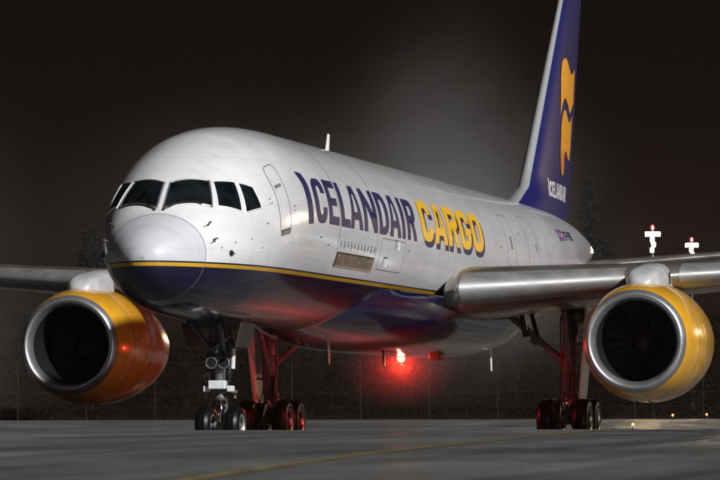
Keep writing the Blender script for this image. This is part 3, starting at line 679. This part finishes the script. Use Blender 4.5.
for s in (-1, 1):
    hose(ng, [(-.16, s*.16, 1.15), (-.26, s*.28, 1.38), (-.18, s*.12, 1.58), (-.1, s*.1, 2.0)])
    hose(ng, [(-.05, s*.14, .5), (-.14, s*.2, .75), (-.14, s*.16, 1.05)], .010)
    hose(ng, [(.05, s*.14, 1.3), (.02, s*.26, 1.75), (.0, s*.22, 2.2)], .014)
# main gear
XM, YM = 23.77, 3.66
for s in (-1, 1):
    g = empty('main_gear', (XM, s*YM, 0), plane); g['label'] = 'port main gear' if s < 0 else 'starboard main gear'
    for ax in (-.57, .57):
        for y in (-.43, .43): wheel(g, (ax, y, .51), .51, .37, .275, 1)
        MB().tube((ax, -.6, .51), (ax, .6, .51), .07).build('axle', M_STRUT, g)
    MB().tube((-.75, 0, .51), (.75, 0, .51), .105).box((0, 0, .60), (.34, .24, .34)).build('bogie_beam', M_STRUT, g, bevel=.02)
    MB().tube((0, 0, .6), (0, 0, 1.15), .10).build('piston', M_CHROME, g, True)
    MB().tube((0, 0, 1.1), (.05, s*.05, 3.3), .155, .19).tube((0, 0, 1.08), (0, 0, 1.2), .19).tube((.02, 0, 1.95), (.02, 0, 2.1), .22).build('shock_strut', M_STRUT, g, True)
    MB().tube((0, -s*.05, 1.85), (-.1, -s*1.45, 3.05), .075, .085).tube((-.05, -s*.7, 2.36), (-.05, -s*.86, 2.5), .12).build('side_brace', M_STRUT, g)
    MB().tube((.05, -s*.75, 2.45), (.35, -s*1.0, 3.2), .055).tube((-.2, -s*1.0, 2.5), (-.3, -s*1.1, 3.2), .07).build('lock_link', M_DARK, g)
    MB().tube((-.05, 0, 1.6), (-1.2, s*.1, 3.1), .065).build('drag_brace', M_STRUT, g)
    MB().tube((.30, .0, .72), (.52, 0, 1.05), .05).tube((.52, 0, 1.05), (.18, 0, 1.36), .05).build('torque_link', M_STRUT, g)
    MB().tube((-.25, -.12, .75), (-.17, -.14, 1.6), .04).tube((-.18, .14, .8), (-.2, .16, 3.0), .018, n=8).tube((-.2, .04, 1.2), (-.24, .05, 3.0), .015, n=8).build('hydraulic_line', M_DARK, g)
    for y in (-.16, .16):
        hose(g, [(-.57, y*1.6, .62), (-.42, y*1.3, .92), (-.2, y, 1.25), (-.19, y, 2.2), (-.15, y, 3.0)], .014)
    for ax in (-.57, .57):
        for y in (-.23, .23): MB().tube((ax, y-.05, .51), (ax, y+.05, .51), .20, n=24).build('brake_pack', M_DARK, g)
    # leg door outboard of the strut
    V = [(-.42, s*.30, .95), (.42, s*.30, .95), (.55, s*.50, 3.2), (-.55, s*.50, 3.2)]
    V += [(x_, y_+s*.045, z_) for x_, y_, z_ in V]
    mesh('leg_door', V, [(0, 1, 2, 3), (7, 6, 5, 4), (0, 4, 5, 1), (1, 5, 6, 2), (2, 6, 7, 3), (3, 7, 4, 0)], M_GWHITE, g, False)
    for z_ in (1.5, 2.3): MB().tube((0, s*.1, z_), (0, s*.38, z_+.05), .03, n=8).build('door_rod', M_STRUT, g)
    MB().lathe([(-.45, .02), (-.40, .16), (-.1, .21), (.5, .22), (.9, .1)], (-.3, s*.25, 3.0), (1, 0, 0), 24).build('trunnion_fairing', M_DARK, g, True)

# ------------------------------------------------------------------ red anti-collision beacon under the belly
bc = empty('beacon', (21.8, 0, 2.02), plane); bc['label'] = 'lit red belly beacon'
MB().lathe([(.04, .11), (-.01, .11), (-.02, .09)], (0, 0, 0), (0, 0, 1), 24).build('beacon_base', M_FRAME, bc, True)
MB().lathe([(-.02, .085), (-.07, .085), (-.11, .06), (-.13, .001)], (0, 0, 0), (0, 0, 1), 24).build('beacon_lens', mat('beacon_red_glow', (.6, .02, .01), .2, emit=(1, .16, .05), estr=60), bc, True)
bl = bpy.data.lights.new('beacon_light', 'POINT'); bl.energy = 270; bl.color = (1, .03, .015); bl.shadow_soft_size = .035
blo = bpy.data.objects.new('beacon_light', bl); C.objects.link(blo); blo.location = (0, 0, -.18); blo.parent = bc

# ------------------------------------------------------------------ painted guide line and ground lights
M_LINE = mat('worn_yellow_paint', (.26, .20, .06), .6, noise=.6, nscale=4)
LP = [(-62, -17.2), (-55.68, -16.36), (-53.02, -16.08), (-49.57, -15.69), (-45.74, -15.34), (-42.02, -15.02), (-36.07, -14.40), (-29.3, -13.59), (-20, -12.2), (0, -8), (20, -2)]
LX = np.array([p[0] for p in LP]); LY = np.array([p[1] for p in LP])
xx = np.arange(-62, 20, .5); yy = np.interp(xx, LX, LY)
for _ in range(6): yy[1:-1] = (yy[:-2]+yy[1:-1]*2+yy[2:])/4
V = []
for x, y in zip(xx, yy): V += [(x, y-.04, gz(x, y-.04)+.005), (x, y+.04, gz(x, y+.04)+.005)]
guide = mesh('guide_line', V, [(2*i, 2*i+2, 2*i+3, 2*i+1) for i in range(len(xx)-1)], M_LINE); guide['kind'] = 'structure'
M_RUB = mat('rubber_mark', (.085, .086, .084), .6, noise=.5, nscale=3)
for s0, t0, s1, t1, bend in ((26, 1.2, 46, 3.9, .5), (27, 1.6, 46.5, 4.35, .5), (30, 2.6, 47, 2.9, .5), (33, -2.6, 48, .6, .3), (36, 3.2, 47, 5.3, -.3)):
    V = []
    for k in range(41):
        u = k/40; sc_, tc_ = s0+(s1-s0)*u, t0+(t1-t0)*u+bend*math.sin(math.pi*u)
        for d in (-.07, .07): V.append(field(sc_, tc_+d, float(gs(sc_))+.004))
    mesh('tyre_mark', V, [(2*i, 2*i+1, 2*i+3, 2*i+2) for i in range(40)], M_RUB, apron)
def edge_light(s, t, lab):
    x, y, _ = field(s, t); z = float(gs(s)); o = empty('edge_light', (x, y, z)); o.scale = (.6, .6, .7); tag(o, lab, 'edge light', 'amber lights along the apron edge')
    MB().lathe([(0, .09), (.03, .09), (.04, .035), (.22, .03), (.23, .06)], (0, 0, 0), (0, 0, 1), 16).build('stake', M_DARK, o, True)
    MB().lathe([(.23, .06), (.30, .06), (.34, .035), (.35, .001)], (0, 0, 0), (0, 0, 1), 16).build('lamp', mat('amber_lamp', (.6, .3, .05), .2, emit=(1, .40, .10), estr=5), o, True)
edge_light(140, 9.27, 'small amber ground light left of the other two behind the right engine')
edge_light(172, 13.06, 'small amber ground light in the middle of three, below the right engine')
edge_light(182, 15.32, 'small amber ground light nearest the right edge of the picture')

# ------------------------------------------------------------------ perimeter fence, shrubs and trees
fence = empty('perimeter_fence', field(180, 0, .66)); tag(fence, 'dark wire fence running along the far edge of the apron', 'fence')
fence.rotation_euler = (0, 0, R(YAW)-math.pi/2)
M_POST = mat('galvanised_post', (.022, .019, .016), .8, noise=.3, nscale=5, spec=.1)
p0 = MB().tube((0, 0, 0), (0, 0, 2.6), .028, n=8).tube((0, 0, 2.6), (.25, -.25, 2.9), .03, .025, n=8).build('post', M_POST, fence)
p0.location = (-60, 0, 0)
for k in range(1, 41):
    p = p0.copy(); C.objects.link(p); p.parent = fence; p.location = (-60+3*k, 0, 0)
for z in (.55, 1.2, 2.5): MB().tube((-60, 0, z), (60, 0, z), .009, n=6).build('rail', M_POST, fence)
mw = MB()
for k in range(0, 600):
    x0 = -60+k*.2
    for sg in (1, -1):
        a = Vector((x0, 0, .1)); b = Vector((x0+sg*2.4, 0, 2.5)); d = Vector((.0022, 0, 0))
        mw.add([a-d, a+d, b+d, b-d], [(0, 1, 2, 3)])
wm = mw.build('wire_mesh', M_POST, fence); wm['kind'] = 'stuff'

M_LEAF = [mat('brown_shrub_leaf', (.0065, .0047, .0034), .9, spec=.03), mat('dark_evergreen_leaf', (.007, .0075, .006), .9, spec=.1)]
M_BARK = mat('dark_bark', (.012, .010, .008), .9, noise=.3, nscale=6, spec=.1)
def leaves(name, pts, size, material, parent=None, flat=0.0):
    n = len(pts); pts = np.asarray(pts); a = rng.normal(size=(n, 3)); a /= np.linalg.norm(a, axis=1, keepdims=True)
    b = np.cross(a, rng.normal(size=(n, 3))); b /= np.linalg.norm(b, axis=1, keepdims=True)+1e-9
    sz = size*rng.uniform(.6, 1.4, (n, 1)); V = np.concatenate([pts-a*sz, pts+b*sz*.45, pts+a*sz, pts-b*sz*.45])
    F = [(i, n+i, 2*n+i, 3*n+i) for i in range(n)]
    me = bpy.data.meshes.new(name); me.from_pydata(V.tolist(), [], F); me.update(); me.materials.append(material)
    o = bpy.data.objects.new(name, me); C.objects.link(o); o.parent = parent; return o
# shrub bank: one continuous mass
P = []
for k in range(260):
    t = -75+150*(k+rng.uniform(0, 1))/260; s = rng.uniform(186, 198); h = rng.uniform(3.0, 5.6); r = rng.uniform(1.2, 2.2); c = np.array(field(s, t, .66))
    for _ in range(950):
        v = rng.normal(size=3); v /= np.linalg.norm(v); v *= rng.uniform(.5, 1)**.5
        P.append(c+np.array([v[0]*r, v[1]*r, (v[2]*.5+.5)*h]))
sh = leaves('shrub_bank', P, .075, M_LEAF[0]); tag(sh, 'dark brown winter shrubs massed behind the fence', 'shrubs', kind='stuff')

def conifer(s, t, h, r, lab, n=2600):
    x, y, _ = field(s, t); o = empty('conifer_tree', (x, y, .66)); tag(o, lab, 'tree', 'trees behind the fence')
    MB().tube((0, 0, -.2), (0, 0, h*.97), .22, .03, 10).build('trunk', M_BARK, o)
    P = []; br = MB()
    for k in range(70):
        z = h*(.08+.9*k/70); L_ = r*(1-(z/h))**.85*rng.uniform(.6, 1.15)+.15
        for a in rng.uniform(0, 2*math.pi, 3):
            tip = Vector((math.cos(a)*L_, math.sin(a)*L_, z-.22*L_)); br.tube((0, 0, z), tip, .03, .01, 5)
            for _ in range(n//140):
                u = rng.uniform(.15, 1)**.7; P.append((tip.x*u+rng.normal()*.12, tip.y*u+rng.normal()*.12, z+(tip.z-z)*u-abs(rng.normal())*.12))
    br.build('branches', M_BARK, o); leaves('crown', P, .20, M_LEAF[1], o)
conifer(232, -15.13, 11.2, 2.3, 'dark spruce tree beside the nose of the airplane, left of it')
conifer(240, -19.27, 6.5, 1.8, 'low dark spruce far left beyond the wing')
conifer(236, 13.09, 14.4, 1.5, 'tall slim dark tree just right of the tail fin')
conifer(240, 14.37, 10.8, 1.3, 'shorter slim dark tree right of the tall one by the tail fin')

# ------------------------------------------------------------------ distant floodlight masts
M_FLOOD = mat('floodlight_glow', (.9, .9, .9), .4, emit=(1, .95, .86), estr=14)
M_OBST = mat('obstruction_red_glow', (.6, .02, .02), .4, emit=(1, .03, .03), estr=40)
def mast(s, t, h, lab, power):
    x, y, _ = field(s, t); o = empty('floodlight_mast', (x, y, .6)); tag(o, lab, 'floodlight', 'floodlight masts behind the airplane')
    o.rotation_euler = (0, 0, R(YAW)-math.pi/2); o.scale = (.72, .72, 1)
    MB().tube((0, 0, 0), (0, 0, h), .26, .14, 12).build('mast_pole', M_DARK, o, True)
    MB().box((0, 0, h), (2.2, .5, .16)).box((0, 0, h-.62), (.5, .36, 1.24)).build('head_frame', M_GWHITE, o)
    for k in range(4):
        lp = MB().box((-.96+.64*k, -.38, h+.0), (.46, .3, .40), Matrix.Rotation(R(20), 3, 'X')).build('floodlight', M_FLOOD, o)
    for k in range(3):
        MB().box((.28*(k % 2)-.14, -.40, h-.62-.62*k), (.52, .3, .42), Matrix.Rotation(R(20), 3, 'X')).build('floodlight', M_FLOOD, o)
    MB().lathe([(0, .20), (.30, .20), (.46, .001)], (0, 0, h+.60), (0, 0, 1), 12).build('obstruction_lamp', M_OBST, o, True)
    MB().tube((0, 0, h), (0, 0, h+.56), .05, n=8).build('lamp_stem', M_GWHITE, o)
    if power:
        l = bpy.data.lights.new('mast_light', 'SPOT'); l.energy = power; l.color = (1, .72, .42); l.shadow_soft_size = .8
        l.spot_size = R(13 if s > 300 else 38); l.spot_blend = .6
        lo = bpy.data.objects.new('mast_light', l); C.objects.link(lo)
        here = Vector(field(s, t, h+.6)); aim = Vector((26, -2, 4))-here
        lo.location = here+aim.normalized()*2; lo.rotation_euler = aim.to_track_quat('-Z', 'Y').to_euler()
        inv = Matrix.Translation((x, y, .6)) @ o.rotation_euler.to_matrix().to_4x4() @ Matrix.Diagonal((.72, .72, 1, 1)); lo.parent = o; lo.matrix_parent_inverse = inv.inverted()
mast(480, 34.22, 22.1, 'tall floodlight mast with red lamp, left of the two above the right wing', 1.4e5)
mast(560, 45.24, 24.3, 'floodlight mast with red lamp, right of the two above the right wing', 1.4e5)

mast(185, 75, 14.0, 'warm floodlight mast standing beyond the right wing tip', 2.0e4)

# ------------------------------------------------------------------ drifting steam behind the fuselage and thin night haze
def steam():
    mm = bpy.data.materials.new('steam_volume'); mm.use_nodes = True; t = mm.node_tree; t.nodes.clear()
    out = t.nodes.new('ShaderNodeOutputMaterial'); pv = t.nodes.new('ShaderNodeVolumePrincipled'); pv.inputs['Color'].default_value = (.85, .86, .84, 1)
    pv.inputs['Anisotropy'].default_value = 0.0
    tc = t.nodes.new('ShaderNodeTexCoord'); n = t.nodes.new('ShaderNodeTexNoise'); n.inputs['Scale'].default_value = .16; n.inputs['Detail'].default_value = 6; n.inputs['Distortion'].default_value = .8
    t.links.new(tc.outputs['Object'], n.inputs['Vector'])
    mr = t.nodes.new('ShaderNodeMapRange'); mr.inputs[1].default_value = .36; mr.inputs[2].default_value = .66; mr.inputs[3].default_value = 0.0; mr.inputs[4].default_value = 1.0
    t.links.new(n.outputs['Fac'], mr.inputs[0])
    def blob(c, r, k):
        mp = t.nodes.new('ShaderNodeMapping'); mp.vector_type = 'TEXTURE'; mp.inputs['Location'].default_value = c; mp.inputs['Scale'].default_value = r
        t.links.new(tc.outputs['Object'], mp.inputs[0]); g = t.nodes.new('ShaderNodeTexGradient'); g.gradient_type = 'QUADRATIC_SPHERE'
        t.links.new(mp.outputs[0], g.inputs[0]); m_ = t.nodes.new('ShaderNodeMath'); m_.operation = 'MULTIPLY'; m_.inputs[1].default_value = k; t.links.new(g.outputs['Fac'], m_.inputs[0]); return m_
    bl_ = [blob((3.0, 0, 6.4), (8.0, 16, 7.4), 1.6), blob((3.2, 0, 10.5), (4.6, 14, 5.5), .35), blob((-4.0, 0, 7.0), (9, 16, 5.5), .35), blob((-17, 0, 3), (9, 18, 12), .42)]
    acc = bl_[0]
    for b in bl_[1:]:
        a = t.nodes.new('ShaderNodeMath'); t.links.new(acc.outputs[0], a.inputs[0]); t.links.new(b.outputs[0], a.inputs[1]); acc = a
    fin_ = t.nodes.new('ShaderNodeMath'); fin_.operation = 'MULTIPLY'; t.links.new(acc.outputs[0], fin_.inputs[0]); t.links.new(mr.outputs[0], fin_.inputs[1])
    k = t.nodes.new('ShaderNodeMath'); k.operation = 'MULTIPLY'; k.inputs[1].default_value = .056; t.links.new(fin_.outputs[0], k.inputs[0])
    t.links.new(k.outputs[0], pv.inputs['Density']); t.links.new(pv.outputs[0], out.inputs['Volume'])
    return mm
x, y, _ = field(145, 0)
sb = MB().box((0, 0, 8.4), (56, 36, 16)).build('steam_cloud', steam()); sb.location = (x, y, .7); sb.rotation_euler = (0, 0, R(YAW)-math.pi/2)
tag(sb, 'pale drifting steam cloud behind the fuselage and tail', 'steam', kind='stuff')

def haze_box():
    mm = bpy.data.materials.new('haze_volume'); mm.use_nodes = True; t = mm.node_tree; t.nodes.clear()
    out = t.nodes.new('ShaderNodeOutputMaterial'); pv = t.nodes.new('ShaderNodeVolumePrincipled')
    pv.inputs['Color'].default_value = (.95, .68, .58, 1); pv.inputs['Density'].default_value = HAZE; pv.inputs['Anisotropy'].default_value = 0
    t.links.new(pv.outputs[0], out.inputs['Volume'])
    o = MB().box(field(290, 0, 14), (760, 700, 31), Matrix.Rotation(R(YAW), 3, 'Z')).build('haze', mm); tag(o, 'thin night haze over the whole apron', 'haze', kind='stuff')
HAZE = .00006
haze_box()

def halo_mist():
    """mist volume added under the belly to give the beacon its red halo"""
    mm = bpy.data.materials.new('halo_mist_volume'); mm.use_nodes = True; t = mm.node_tree; t.nodes.clear()
    out = t.nodes.new('ShaderNodeOutputMaterial'); pv = t.nodes.new('ShaderNodeVolumePrincipled'); pv.inputs['Color'].default_value = (.9, .9, .9, 1)
    tc = t.nodes.new('ShaderNodeTexCoord'); mp = t.nodes.new('ShaderNodeMapping'); mp.vector_type = 'TEXTURE'; mp.inputs['Scale'].default_value = (1.9, 1.9, 1.15)
    t.links.new(tc.outputs['Object'], mp.inputs[0]); g = t.nodes.new('ShaderNodeTexGradient'); g.gradient_type = 'QUADRATIC_SPHERE'; t.links.new(mp.outputs[0], g.inputs[0])
    k = t.nodes.new('ShaderNodeMath'); k.operation = 'MULTIPLY'; k.inputs[1].default_value = .09; t.links.new(g.outputs['Fac'], k.inputs[0])
    t.links.new(k.outputs[0], pv.inputs['Density']); t.links.new(pv.outputs[0], out.inputs['Volume'])
    o = MB().lathe([(-1.2, .001), (-1.1, .9), (-.6, 1.75), (0, 1.9), (.6, 1.75), (1.1, .9), (1.2, .001)], (0, 0, 0), (0, 0, 1), 24).build('halo_mist', mm)
    o.location = (21.8, 0, 1.75); tag(o, 'added mist volume under the belly that makes the red beacon halo', 'mist', kind='stuff')
halo_mist()  # added volume, there only so the beacon shows a red halo
